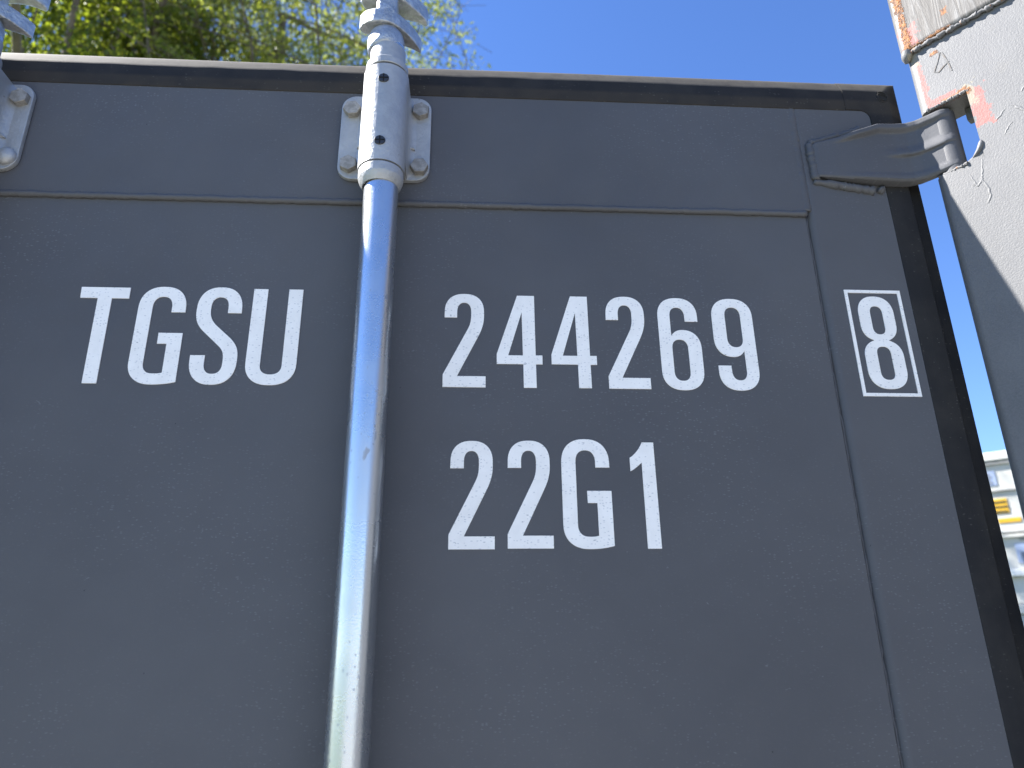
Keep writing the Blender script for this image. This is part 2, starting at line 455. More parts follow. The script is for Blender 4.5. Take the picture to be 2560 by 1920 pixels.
# seal: profile (t outwards from the inner edge, y), swept
SP = [(0, 0.0002), (0, -0.0032), (0.0007, -0.0038), (0.0060, -0.0041), (0.0120, -0.0044), (0.0145, -0.0045), (0.0175, -0.0042),
      (0.0270, -0.0036), (0.0295, -0.0031), (0.0325, -0.0018), (0.0390, 0.0015), (0.0450, 0.0045), (0.0485, 0.0072), (0.0500, 0.0120),
      (0.0490, 0.044), (0.0430, 0.048), (0.036, 0.046)]
SP2 = SP[:7] + [(0.0262, -0.0038), (0.0272, -0.0030), (0.0276, 0.0060), (0.0300, 0.0062), (0.0440, 0.0050), (0.0458, 0.0060), (0.0460, 0.0110), (0.0450, 0.044), (0.0400, 0.048), (0.034, 0.046)]
ZG, XE = 0.3462, 0.4853
def sweep_seal(name, st, bump=0.0, prof=SP, wob=0.0, seed=1):
    r = random.Random(seed)
    V = []; F = []; n = len(prof)
    for (ix, iz, ox, oz) in st:
        w = (r.random() - 0.5) * wob
        for k, (t, y) in enumerate(prof):
            V.append((ix + ox * t, y - (bump if 1 < k < 14 else 0) + (w if k in (7, 8, 9) else 0), iz + oz * t))
    for i in range(len(st) - 1):
        for k in range(n - 1):
            F.append((i * n + k, i * n + k + 1, (i + 1) * n + k + 1, (i + 1) * n + k))
    F.append(tuple(range(n))); F.append(tuple(range((len(st) - 1) * n, len(st) * n)))
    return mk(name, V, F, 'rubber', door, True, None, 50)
st = [(x, ZG + 0.0004 * math.sin(x * 9), 0, 1) for x in np.linspace(DOORL - 0.005, 0.4575, 60)]
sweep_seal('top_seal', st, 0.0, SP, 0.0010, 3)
st = [(0.4578, ZG, 0, 1), (0.470, ZG, 0, 1)]
for k in range(0, 13):
    a = k / 12 * math.pi / 2
    ix, iz = 0.4745 + 0.0108 * math.sin(a), ZG - 0.0108 + 0.0108 * math.cos(a)
    q = k / 12
    tx, tz = (0.4745 + (XE + 0.046 - 0.4745) * min(1, q * 2), ZG + 0.050) if q <= 0.5 else (XE + 0.046, ZG + 0.050 - (0.050 + 0.0108) * (q * 2 - 1))
    st.append((ix, iz, (tx - ix) / 0.050, (tz - iz) / 0.050))
st += [(XE, 0.30, 0.92, 0), (XE, 0.275, 0.92, 0)]
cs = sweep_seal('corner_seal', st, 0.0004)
cs['label'] = 'moulded rubber corner piece with small round emblem'
st = [(XE + 0.0003 * math.sin(z * 11), z, 1, 0) for z in np.linspace(0.2746, ZB + 0.0, 90)]
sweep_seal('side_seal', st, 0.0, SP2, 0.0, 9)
# round emblem on the corner piece: two arcs and a wave
V = []; F = []
def arc_tube(cx, cz, r, a0, a1, rad, y):
    n0 = len(V)
    pts = [(cx + r * math.cos(a0 + (a1 - a0) * i / 20), y, cz + r * math.sin(a0 + (a1 - a0) * i / 20)) for i in range(21)]
    v, f = tubeg(pts, rad, 6); V.extend(v); F.extend([tuple(i + n0 for i in q) for q in f])
EX, EZ, EY = 0.5035, 0.3665, -0.0045
arc_tube(EX, EZ, 0.0072, -2.7, 1.9, 0.00055, EY); arc_tube(EX, EZ, 0.0048, 0.1, 3.6, 0.0005, EY); arc_tube(EX, EZ, 0.0048, -2.6, -0.6, 0.0005, EY)
arc_tube(EX + 0.0006, EZ + 0.0013, 0.0016, 0.2, 3.6, 0.0005, EY); arc_tube(EX - 0.0006, EZ - 0.0013, 0.0016, 3.3, 6.6, 0.0005, EY)
mk('emblem', V, F, 'rubber', cs, True)

# ------------------------------------------------------------------ lettering
def el(cx, cz, rx, rz, a0, a1, n=22, p=2.35):
    out = []
    for i in range(n + 1):
        a = R_(a0 + (a1 - a0) * i / n); c, s = math.cos(a), math.sin(a)
        out.append((cx + rx * math.copysign(abs(c) ** (2 / p), c), cz + rz * math.copysign(abs(s) ** (2 / p), s)))
    return out
def slot(x0, x1, z0, z1, rz=8.5):
    cx, rx = (x0 + x1) / 2, (x1 - x0) / 2
    return el(cx, z1 - rz, rx, rz, 0, 180) + el(cx, z0 + rz, rx, rz, 180, 360)
def bez(a, b, c, d, n=10):
    o = []
    for i in range(n + 1):
        t = i / n; u = 1 - t
        o.append(tuple(u ** 3 * a[k] + 3 * u * u * t * b[k] + 3 * u * t * t * c[k] + t ** 3 * d[k] for k in (0, 1)))
    return o
G2 = [[(0.5, 74), (13, 74)] + el(20, 80, 7, 10.6, 180, 0) + bez((27, 78), (27, 70), (26, 66), (23.3, 60.5)) + [(0, 13), (0, 0), (41.5, 0), (41.5, 11.4), (13.7, 11.4)]
      + bez((33.3, 52), (36.5, 58.5), (39.8, 66), (39.8, 76)) + el(20.2, 80, 19.6, 20.3, 0, 180)]
G4 = [[(20.7, 99.3), (38.0, 99.3), (38.4, 34), (45, 34), (45, 24.6), (38.5, 24.6), (38.7, 0), (26.2, 0), (26.1, 24.6), (0, 24.6), (0, 35)],
      [(25.2, 81), (25.8, 33.8), (11.3, 33.8)]]
G6 = [[(40.8, 73.7), (27.7, 73.7)] + el(20, 79, 7.6, 10.3, 0, 180) + [(12.4, 58)] + bez((12.4, 57.5), (15, 62), (19, 64.2), (24, 64.2)) + el(23.2, 43, 19.1, 21.2, 90, 0)[1:]
      + el(21.1, 20.2, 21.1, 20.8, 360, 180) + el(20.4, 79.2, 20.4, 20.8, 180, 0), slot(12.4, 28.6, 9.2, 53.6, 10)]
G9 = [[(42.3 - x, 99.4 - z) for x, z in p] for p in G6]
G8 = [bez((12.2, 52.8), (5, 55.5), (1.3, 61), (1.3, 70)) + el(20.1, 82, 18.8, 20.4, 180, 0) + bez((38.9, 70), (38.9, 61), (35, 55.5), (28.2, 52.8))
      + bez((28.2, 52.2), (36.5, 49.5), (40.3, 43.5), (40.3, 35)) + el(20.1, 20, 20.2, 20.4, 360, 180) + bez((-0.1, 35), (-0.1, 43.5), (4, 49.5), (12.2, 52.2)),
      slot(13.6, 26.8, 59.2, 91.2, 8), slot(12.8, 27.5, 9.4, 45.6, 8)]
G1 = [[(12.6, 99.6), (23.6, 99.6), (24.1, 0), (11.3, 0), (11.2, 80)] + bez((11.2, 80), (8, 77), (4, 73.5), (0, 71.5), 6) + bez((0, 84.6), (4.5, 87), (9.5, 93), (12.6, 99.6), 8)]
GT = [[(0, 100), (46.6, 100), (46.8, 88.3), (30.5, 88.3), (31.5, -0.5), (18.3, -0.5), (17.2, 88.3), (0.6, 88.3)]]
GG = [[(45.2, 74.3), (32, 74.3)] + el(22.7, 79, 9.3, 11.9, 0, 180) + el(23.8, 21, 10.4, 11, 180, 270) + bez((24.8, 10), (28, 9.9), (31, 10.4), (32.4, 11), 6)
      + [(32.3, 40.8), (23.4, 40.8), (23.2, 52.1), (45.9, 52.1), (46.1, 1.8)] + bez((46.1, 1.8), (39, -0.2), (31, -1), (25, -1), 8) + el(24, 22, 24, 23, 270, 180) + el(22.6, 78, 22.6, 23.7, 180, 0)]
GS = [[(43.2, 74.3), (30.1, 74.3)] + el(21.8, 80, 8.3, 11.3, 0, 180) + bez((13.5, 78), (13.5, 70), (16, 66), (20, 61.5)) + bez((35.5, 47.5), (41.5, 41.5), (44.5, 36), (44.5, 27))
      + el(22.4, 24, 22.1, 24.7, 360, 180) + [(0.3, 29.2), (14, 29.2)] + el(22.6, 21, 8.6, 10.8, 180, 360) + bez((31.2, 25), (31.2, 31.5), (29.5, 35), (25.5, 39)) + bez((9.5, 54), (3, 60), (0, 66), (0, 76))
      + el(21.6, 78, 21.6, 24.2, 180, 0)]
GU = [[(0, 101), (13.7, 101)] + el(24, 20, 10.3, 9.8, 180, 360) + [(34.2, 101.2), (48, 101.2)] + el(24, 22, 24, 22.6, 360, 180)]
GCACHE = {}
def clean(p):
    o = []
    for q in p:
        if not o or (abs(q[0] - o[-1][0]) + abs(q[1] - o[-1][1])) > 0.02: o.append(q)
    if abs(o[0][0] - o[-1][0]) + abs(o[0][1] - o[-1][1]) < 0.02: o.pop()
    return o
def glyph(name, g, x, z, y, what):
    key = what
    if key not in GCACHE:
        rings = [clean(r) for r in g]
        flat = [q for r in rings for q in r]
        tris = tessellate_polygon([[Vector((a, b, 0)) for a, b in r] for r in rings])
        n = len(flat); V = [(a / 1000, -0.0004, b / 1000) for a, b in flat] + [(a / 1000, 0.0004, b / 1000) for a, b in flat]
        F = [tuple(t) for t in tris]; k = 0
        for r in rings:
            m = len(r)
            for i in range(m): F.append((k + i, k + (i + 1) % m, n + k + (i + 1) % m, n + k + i))
            k += m
        me = bpy.data.meshes.new(name); me.from_pydata(V, [], F)
        bm = bmesh.new(); bm.from_mesh(me)
        for fc in bm.faces:
            fc.normal_update()
            if len(fc.verts) == 3 and fc.normal.y > 0: fc.normal_flip()
        bm.to_mesh(me); bm.free()
        me.materials.append(MAT['decal']); GCACHE[key] = me
    o = bpy.data.objects.new(name, GCACHE[key]); C.objects.link(o); o.parent = door
    o.location = (x / 1000 - 0.0, y - 0.02, z / 1000 + Z0 - 0.16)
    o['label'] = f'white printed character {what}'
    return o
YP = -0.0004
for g, x, z, w in ((GT, -354, 0.2, 'T'), (GG, -296.8, 0.2, 'G'), (GS, -241, 0.3, 'S'), (GU, -188.2, 0.4, 'U')): glyph('letter', g, x, z, YP, w)
for g, x, z, w in ((G2, 0, 0, '2'), (G4, 52.4, 0.1, '4'), (G4, 106.4, 0.4, '4'), (G2, 162.2, 0.2, '2'), (G6, 216, 0, '6'), (G9, 271.9, 0.3, '9'), (G8, 425, 2.3, '8'),
                   (G2, 8.5, -154, '2'), (G2, 61.7, -153.4, '2'), (G1, 177.5, -153.7, '1')):
    glyph('digit', g, x, z, -0.0034 if w == '8' else YP, w)
glyph('letter', GG, 112.4, -153, YP, 'G')
# thin frame round the check digit
x0, x1, z0, z1, tk = 0.4152, 0.4754, -0.0058, 0.1121, 0.0034
V = [(x0, 0, z0), (x1, 0, z0), (x1, 0, z1), (x0, 0, z1), (x0 + tk, 0, z0 + tk), (x1 - tk, 0, z0 + tk), (x1 - tk, 0, z1 - tk), (x0 + tk, 0, z1 - tk)]
V = [(a, -0.0038, c) for a, b, c in V] + [(a, -0.0029, c) for a, b, c in V]
F = []
for i in range(4):
    j = (i + 1) % 4
    F += [(i, j, 4 + j, 4 + i), (8 + i, 8 + j, 12 + j, 12 + i), (i, j, 8 + j, 8 + i), (4 + i, 4 + j, 12 + j, 12 + i)]
mk('digit_frame', V, F, 'decal', door)

# ------------------------------------------------------------------ locking bar, bearing bracket, cam
BX, BY = -0.0645, -0.0380
def make_bar():
    prof = [(0.0168, ZB + 0.03), (0.0170, ZB + 0.032)] + [(0.0170, z) for z in np.linspace(ZB + 0.05, 0.18, 8)] + [(0.0170, 0.196), (0.0170, 0.372), (0.0168, 0.3745)]
    v, f = latheg(BX, BY, prof, 72)
    bar = mk('locking_bar', v, f, 'bar', door, True, None, 40)
    bar['label'] = 'bright zinc plated upright rod'
    cx = BX - 0.0010
    prof = [(0.0172, 0.1968), (0.0182, 0.1966), (0.0205, 0.2000), (0.0222, 0.2046), (0.0226, 0.2062), (0.0226, 0.2140), (0.0220, 0.2150), (0.0172, 0.2152)]
    v, f = latheg(cx, BY, prof, 72, cap=False); mk('collar', v, f, 'galv', bar, True, None, 30)
    prof = [(0.0172, 0.3390), (0.0218, 0.3391), (0.0223, 0.3398), (0.0223, 0.3470), (0.0214, 0.3484), (0.0192, 0.3492), (0.0187, 0.3500), (0.0187, 0.3700), (0.0172, 0.3702)]
    v, f = latheg(cx, BY, prof, 72, cap=False); mk('collar', v, f, 'galv', bar, True, None, 30)
    # cam: socket and two pairs of horns on a web
    cx = BX - 0.0040
    prof = [(0.0172, 0.3690), (0.0186, 0.3705), (0.0196, 0.3730), (0.0199, 0.3790), (0.0196, 0.3860), (0.0180, 0.3925), (0.0150, 0.3965), (0.0100, 0.399)]
    v, f = latheg(cx, BY, prof, 56, cap=True)
    cam_ = mk('cam', v, f, 'cast', bar, True, None, 40)
    cam_['label'] = 'rough cast locking cam with four horns'
    return bar
def horn_outline(kind):
    if kind == 'low':
        P = [(-0.0975, -0.0445), (-0.0925, -0.0525), (-0.083, -0.0575), (-0.070, -0.0590), (-0.0590, -0.0545), (-0.0490, -0.0455), (-0.0400, -0.0335), (-0.0335, -0.0205), (-0.0325, -0.0130),
             (-0.0395, -0.0180), (-0.0500, -0.0230), (-0.0580, -0.0265), (-0.0680, -0.0240), (-0.0790, -0.0290), (-0.0860, -0.0370), (-0.0925, -0.0385)]
    else:
        P = [(-0.0990, -0.0400), (-0.0950, -0.0480), (-0.085, -0.0540), (-0.070, -0.0560), (-0.0560, -0.0500), (-0.0440, -0.0400), (-0.0330, -0.0275), (-0.0262, -0.0165), (-0.0280, -0.0085),
             (-0.0370, -0.0140), (-0.0490, -0.0175), (-0.0600, -0.0180), (-0.0700, -0.0180), (-0.0810, -0.0230), (-0.0880, -0.0270), (-0.0950, -0.0310)]
    return [(x + (BX - 0.0040 + 0.0685), y) for x, y in P]
def smooth_closed(P, n=4):
    out = []; m = len(P)
    for i in range(m):
        p0, p1, p2, p3 = (np.array(P[(i + k - 1) % m]) for k in range(4))
        for j in range(n):
            t = j / n
            out.append(tuple(0.5 * (2 * p1 + (p2 - p0) * t + (2 * p0 - 5 * p1 + 4 * p2 - p3) * t * t + (3 * p1 - p0 - 3 * p2 + p3) * t ** 3)))
    return out
bar1 = make_bar()
cam1 = [c for c in bar1.children if c.name.startswith('cam')][0]
for kind, z0, z1 in (('low', 0.3955, 0.4135), ('up', 0.4385, 0.4590)):
    v, f = prismg(smooth_closed(horn_outline(kind), 2), lambda a, b, t: (a, b, t), z0, z1, 0.0024, 2)
    mk('horn_plate', v, f, 'cast', cam1, True, None, 50)
v, f = boxg(BX - 0.0150, BX + 0.0075, -0.0560, -0.0250, 0.395, 0.447, 0.005, 3)
mk('web', v, f, 'cast', cam1, True, None, 50)

def make_bracket():
    # rounded plate with half-round barrel, made by a cross-section swept up
    cx = -0.0675; hw = 0.0487; zb, zt = 0.2290, 0.3375; r = 0.016
    poly = []
    for (ccx, ccz, a0) in ((hw - r, zt - r, 0), (-hw + r, zt - r, 90), (-hw + r, zb + r, 180), (hw - r, zb + r, 270)):
        for i in range(9):
            a = R_(a0 + i * 90 / 8); poly.append((cx + ccx + r * math.cos(a), ccz + r * math.sin(a)))
    v, f = prismg(poly, lambda a, b, t: (a, t, b), -0.0030, -0.0088, 0.0012, 2)
    br = mk('bearing_bracket', v, f, 'galv', door, True, None, 35)
    br['label'] = 'galvanised bearing bracket holding the upright rod'
    prof = []
    R1 = 0.0236; f1 = 0.009
    # outer half barrel with fillets to the plate
    for i in range(25):
        a = R_(180 * i / 24); prof.append((R1 * math.cos(a), -0.0370 - R1 * math.sin(a)))
    inner = [(0.0180 * math.cos(R_(180 - 180 * i / 24)), -0.0370 - 0.0180 * math.sin(R_(180 - 180 * i / 24))) for i in range(25)]
    ring = prof + inner
    bx = BX - 0.0012
    v, f = prismg([(bx + a, b) for a, b in ring], lambda a, b, t: (a, b, t), 0.2165, 0.3362, 0.0, 1)
    mk('barrel', v, f, 'galv', br, True, None, 35)
    for s in (-1, 1):
        v, f = boxg(min(bx + s * 0.0182, bx + s * 0.02355), max(bx + s * 0.0182, bx + s * 0.02355), -0.0372, -0.0070, 0.2300, 0.3360, 0.0)
        mk('barrel_wall', v, f, 'galv', br)
    for s in (-1, 1):
        fl = [(R1 - 0.003, -0.0070)] + [(R1 + 0.009 - 0.009 * math.sin(R_(15 * i)), -0.0086 - 0.012 * (1 - math.cos(R_(15 * i)))) for i in range(7)] + [(R1 - 0.003, -0.0210)]
        V = []; F = []; n = len(fl)
        zz = np.linspace(0.2292, 0.3368, 12)
        for z in zz:
            e = min(1.0, (min(z - 0.2292, 0.3368 - z) / 0.012)) ** 0.5
            for a, b in fl: V.append((bx + s * (R1 - 0.003 + (a - R1 + 0.003) * (0.25 + 0.75 * e)), b, z))
        for i in range(11):
            for k in range(n): F.append((i * n + k, i * n + (k + 1) % n, (i + 1) * n + (k + 1) % n, (i + 1) * n + k))
        F.append(tuple(range(n))); F.append(tuple(range(11 * n, 12 * n)))
        mk('fillet', V, F, 'galv', br, True, None, 35)
    for s in (-1, 1):     # small cast ears half way down
        v, f = prismg([(0, 0), (0.009, 0), (0, 0.010)], lambda a, b, t: (bx + s * (R1 - 0.001 + a), t, 0.2660 + b), -0.0080, -0.0130, 0.001, 1)
        mk('rib', v, f, 'galv', br, True, None, 40)
    def hexbolt(x, z, rot, dome=False):
        if dome:
            p = [(0.0098, 0), (0.0098, 0.0020), (0.0090, 0.0040), (0.0070, 0.0056), (0.004, 0.0066), (0.001, 0.0069)]
            v, f = latheg(0, 0, p, 28)
        else:
            bm = bmesh.new()
            A = [bm.verts.new((0.0096 * math.cos(rot + k * math.pi / 3), 0.0096 * math.sin(rot + k * math.pi / 3), 0)) for k in range(6)]
            B = [bm.verts.new((a.co.x, a.co.y, 0.0074)) for a in A]
            bm.faces.new(A); top = bm.faces.new(B)
            for i in range(6): bm.faces.new((A[i], A[(i + 1) % 6], B[(i + 1) % 6], B[i]))
            bmesh.ops.recalc_face_normals(bm, faces=bm.faces)
            bmesh.ops.bevel(bm, geom=list(top.edges), offset=0.0009, segments=2, profile=0.5, affect='EDGES')
            v, f = geo(bm)
        v = [(x + a, -0.0086 - c, z + b) for a, b, c in v]
        return mk('bolt', v, f, 'bolt', br, True, None, 25)
    bz = ((-0.1043, 0.3165, 0.15), (-0.0302, 0.3170, 0.42), (-0.1040, 0.2450, 0.55), (-0.0296, 0.2440, 0.05))
    for x, z, a in bz: hexbolt(x, z, a)
    for z in (0.3163, 0.2384):
        y = -0.0370 - R1
        v, f = latheg(0, 0, [(0.0056, -0.003), (0.0056, 0.0006), (0.0051, 0.0013)], 28)
        sc = mk('set_screw', [(bx + a, y - c + 0.0004, z + b) for a, b, c in v], f, 'black', br, True, None, 30)
        for (w_, h_) in ((0.0050, 0.0006), (0.0006, 0.0050)):
            v2, f2 = boxg(bx - w_, bx + w_, y - 0.00120 - w_ * 0.02, y - 0.0002, z - h_, z + h_)
            mk('slot', v2, f2, 'slotblack', sc)
    return br, hexbolt
MAT['slotblack'] = m_simple('black_slot', (0.002, 0.002, 0.002), 0.9)
br1, hexbolt = make_bracket()
DX = -0.4225
bar2 = copy_tree(bar1, door, (DX, 0, 0)); bar2['label'] = 'bright zinc rod cut by the left edge of the picture'
br2 = copy_tree(br1, door, (DX, 0, 0)); br2['label'] = 'galvanised bearing bracket at the left edge of the picture'
# one bolt of the left bracket has a round head
lb = [c for c in br2.children if c.name.startswith('bolt')]
lb.sort(key=lambda o: (o.location.z, -o.location.x))
low_right = [o for o in lb if o.location.z < 0][0]
me = bpy.data.meshes.new('bolt')
v, f = latheg(0, 0, [(0.0100, -0.0040), (0.0100, -0.0018), (0.0092, 0.0004), (0.0072, 0.0022), (0.004, 0.0033), (0.001, 0.0036)], 30)
me.from_pydata([(a, -c, b) for a, b, c in v], [], f); me.materials.append(MAT['galv'])
bm = bmesh.new(); bm.from_mesh(me); bmesh.ops.recalc_face_normals(bm, faces=bm.faces); bm.to_mesh(me); bm.free()
me.polygons.foreach_set('use_smooth', [True] * len(me.polygons)); me.set_sharp_from_angle(angle=R_(40))
low_right.data = me; low_right['label'] = 'round headed bolt'

# ------------------------------------------------------------------ hinge
HBX, HBY, HR = 0.5495, -0.0305, 0.0128
def interp(x, X, Y): return float(np.interp(x, X, Y))
XS = np.concatenate([np.linspace(0.404, 0.48, 24), np.linspace(0.4825, 0.5495, 42)])
TX, TZ = [0.404, 0.412, 0.436, 0.465, 0.482, 0.5195, 0.536, 0.5495], [0.2915, 0.2950, 0.3005, 0.3105, 0.3172, 0.3175, 0.3185, 0.319]
BXs, BZ = [0.404, 0.412, 0.440, 0.467, 0.500, 0.523, 0.536, 0.5495], [0.2500, 0.2490, 0.2455, 0.2430, 0.2415, 0.2415, 0.2425, 0.2445]
YX, YY = [0.404, 0.410, 0.43, 0.46, 0.50, 0.513, 0.522, 0.531, 0.540, 0.5455, 0.5495], [-0.0052, -0.0100, -0.0122, -0.0138, -0.0145, -0.0162, -0.0208, -0.0290, -0.0382, -0.0424, -0.0430]
NVv = 60
V = []; F = []
def sst(a, b, x): 
    t = min(1, max(0, (x - a) / (b - a))); return t * t * (3 - 2 * t)
for x in XS:
    zt, zb, y0 = interp(x, TX, TZ), interp(x, BXs, BZ), interp(x, YX, YY)
    for j in range(NVv + 1):
        q = j / NVv
        fade = 1 - 0.7 * sst(0.537, 0.549, x)
        lip_t = sst(0.835, 0.90, q) * (1 - sst(0.975, 1.0, q) * 0.6) * 0.0050 * sst(0.425, 0.460, x) * fade
        lip_b = (1 - sst(0.07, 0.16, q)) * sst(0.0, 0.035, q) * 0.0016 * sst(0.43, 0.47, x) * fade
        mid = sst(0.41, 0.44, q) * (1 - sst(0.45, 0.62, q)) * 0.0040 * sst(0.480, 0.512, x) * fade
        edge = 0.0012 * (sst(0.97, 1.0, q) + 1 - sst(0, 0.03, q))
        V.append((x, y0 - lip_t - lip_b - mid + edge, zb + (zt - zb) * q))
n1 = NVv + 1
m = len(XS)
for x in XS:
    zt, zb, y0 = interp(x, TX, TZ), interp(x, BXs, BZ), interp(x, YX, YY)
    th = 0.0095 * sst(0.404, 0.44, x) + 0.001
    for j in range(n1): V.append((x, min(y0 + th, -0.0015 if x < 0.46 else 1), zb + (zt - zb) * j / NVv))
o2 = m * n1
for i in range(m - 1):
    for j in range(NVv):
        F.append((i * n1 + j, i * n1 + j + 1, (i + 1) * n1 + j + 1, (i + 1) * n1 + j))
        F.append((o2 + i * n1 + j, o2 + (i + 1) * n1 + j, o2 + (i + 1) * n1 + j + 1, o2 + i * n1 + j + 1))
    for j in (0, NVv): F.append((i * n1 + j, (i + 1) * n1 + j, o2 + (i + 1) * n1 + j, o2 + i * n1 + j))
for i in (0, m - 1):
    for j in range(NVv): F.append((i * n1 + j, i * n1 + j + 1, o2 + i * n1 + j + 1, o2 + i * n1 + j))
hinge = mk('hinge', V, F, 'paint', door, True, None, 45)
hinge['label'] = 'grey forged hinge blade reaching out to the post'
prof = [(HR - 0.0015, 0.2395), (HR, 0.2410)] + [(HR, z) for z in np.linspace(0.245, 0.312, 6)] + [(HR, 0.3170), (HR - 0.0018, 0.3190)]
v, f = latheg(HBX, HBY, prof, 48); mk('hinge_barrel', v, f, 'paint', hinge, True, None, 40)
v, f = latheg(HBX, HBY, [(0.0082, 0.225), (0.0082, 0.332)], 24); mk('hinge_pin', v, f, 'chrome_cut', hinge, True, None, 40)
# fillet welds round the blade
pts = lerp_pts((0.4065, -0.0042, 0.2475), (0.4055, -0.0042, 0.2955), 24, 0.0005, 11)
v, f = tubeg(pts, 0.0046, 10, 0.16, 11); mk('weld_bead', v, f, 'paint', hinge, True)
pts = lerp_pts((0.404, -0.0035, 0.2455), (0.470, -0.0035, 0.2355), 30, 0.0005, 12)
v, f = tubeg(pts, [0.003 + 0.002 * min(1, i / 10) for i in range(30)], 10, 0.14, 12); mk('weld_bead', v, f, 'paint', hinge, True)
pts = lerp_pts((0.406, -0.0040, 0.2965), (0.472, -0.0040, 0.3185), 30, 0.0005, 13)
v, f = tubeg(pts, [0.0036] * 25 + [0.0042, 0.005, 0.0055, 0.005, 0.003], 10, 0.16, 13); mk('weld_bead', v, f, 'paint', hinge, True)
v, f = tubeg(lerp_pts((0.477, -0.0035, 0.2395), (0.4815, -0.0035, 0.2340), 8, 0.0004, 14), [0.002, 0.004, 0.005, 0.0056, 0.0054, 0.005, 0.004, 0.002], 10, 0.1, 14)
mk('weld_bead', v, f, 'paint', hinge, True)

# ------------------------------------------------------------------ the container the door belongs to
box_ = empty('shipping_container', (QV.x, QV.y, 0), math.atan2(DV.y, DV.x),
             'light grey steel container, rusty sunlit corner post and casting beside the door', 'container')
def cmk(name, v, f, mat, parent=box_, smooth=True, zo=None, sharp=40):
    V = np.array(v, float); V[:, 2] += Z0 if zo is None else zo
    c = (V.min(0) + V.max(0)) / 2
    me = bpy.data.meshes.new(name); me.from_pydata([tuple(a) for a in V - c], [], f)
    bm = bmesh.new(); bm.from_mesh(me); bmesh.ops.recalc_face_normals(bm, faces=bm.faces); bm.to_mesh(me); bm.free()
    if smooth:
        me.polygons.foreach_set('use_smooth', [True] * len(me.polygons)); me.set_sharp_from_angle(angle=R_(sharp))
    pb = np.zeros(3); p = parent
    while p is not None and p is not box_: pb += np.array(p.location); p = p.parent
    o = link(name, me, parent, mat, tuple(c - pb))
    return weighted(o) if smooth else o
ZS = 0.4050; ZN1, ZN0 = 0.3225, 0.2375
rr = 0.0095
corner = [(rr - rr * math.cos(R_(a)), rr - rr * math.sin(R_(a))) for a in range(0, 91, 10)]
def leg_poly(w=0.040, s1=0.052):
    return corner + [(s1, 0), (s1, w), (0.012, w), (0.004, w - 0.004), (0, w - 0.012)]
post_full = corner + [(0.155, 0), (0.155, 0.10), (0.060, 0.10), (0.060, 0.040), (0.012, 0.040), (0.004, 0.036), (0, 0.028)]
fm = lambda a, b, t: (a, b, t)
v, f = prismg(post_full, fm, ZN1, ZS - 0.0005, 0.0)
up = cmk('corner_post', v, f, 'post', sharp=30); up['label'] = 'short upper length of post above the hinge notch'
lowpoly = post_full
v, f = prismg(lowpoly, fm, 0.118 - Z0, ZN0, 0.0)
lo = cmk('corner_post', v, f, 'post', sharp=30); lo['label'] = 'long lower length of corner post half in shade'
v, f = prismg([(0.0485, 0.0), (0.155, 0.0), (0.155, 0.0995), (0.0605, 0.0995), (0.0605, 0.041), (0.0485, 0.010)], fm, ZN0, ZN1, 0.0)
mid_ = cmk('corner_post', v, f, 'post', smooth=False); mid_['label'] = 'post plate beside the hinge notch'
# paint-filled weld gusset in the lower corner of the notch, and lug above
v, f = prismg([(0.004, 0.2365), (0.0490, 0.2365), (0.0490, 0.2565), (0.0465, 0.2545), (0.0440, 0.2495), (0.0400, 0.2450), (0.0340, 0.2420), (0.0250, 0.2402), (0.0120, 0.2388)], lambda a, b, t: (a, t, b), 0.0008, 0.011, 0.0016, 3)
cmk('gusset', v, f, 'post')
v, f = tubeg([(0.0492, 0.0008, 0.2585), (0.0490, 0.0004, 0.2555), (0.0475, 0.0002, 0.2515), (0.0452, 0.0002, 0.2480), (0.0420, 0.0004, 0.2450), (0.0380, 0.0012, 0.2425)], [0.0008, 0.0024, 0.0028, 0.0024, 0.0018, 0.0006], 12, 0.05, 21)
cmk('weld_bead', v, f, 'post')
pts = lerp_pts((0.032, 0.0, 0.2382), (0.003, 0.004, 0.2378), 20, 0.0005, 22)
v, f = tubeg(pts, 0.0022, 8, 0.25, 22); cmk('weld_bead', v, f, 'bead')
pts = lerp_pts((0.008, 0.0012, ZN1 + 0.0006), (0.050, 0.0012, ZN1 + 0.0006), 40, 0.0006, 23)
v, f = tubeg(pts, 0.0021, 8, 0.35, 23); cmk('weld_bead', v, f, 'bead')
v, f = prismg([(0.036, 0.028), (0.058, 0.028), (0.058, 0.039), (0.036, 0.039)], fm, 0.3060, ZN1 - 0.0002, 0.002)
cmk('hinge_lug', v, f, 'post')
# paint runs on the side face: thin raised curls
def run(pts, rad, seed):
    P = [Vector(p) for p in pts]; Q_ = []
    for i in range(len(P) - 1):
        for k in range(6): Q_.append(P[i].lerp(P[i + 1], k / 6))
    r = random.Random(seed)
    Q_ = [q + Vector((r.uniform(-1, 1) * 0.0005, 0, r.uniform(-1, 1) * 0.0005)) for q in Q_]
    n = len(Q_)
    rads = [rad * (0.5 + 0.5 * math.sin(math.pi * min(1, (i + 1) / n * 0.95))) for i in range(n)]
    v, f = tubeg(Q_, rads, 8, 0.2, seed, (1, 0.38, 1)); cmk('paint_run', v, f, 'post')
run([(0.046, 0.0, 0.236), (0.043, 0, 0.222), (0.041, 0, 0.213), (0.036, 0, 0.208), (0.030, 0, 0.213)], 0.0011, 1)
run([(0.041, 0.0, 0.213), (0.044, 0, 0.203), (0.045, 0, 0.192), (0.040, 0, 0.184)], 0.0013, 2)
run([(0.032, 0.0, 0.224), (0.034, 0, 0.214), (0.036, 0, 0.206)], 0.0011, 3)
run([(0.083, 0.0, 0.282), (0.087, 0, 0.276), (0.092, 0, 0.268), (0.093, 0, 0.258), (0.095, 0, 0.252)], 0.0016, 4)
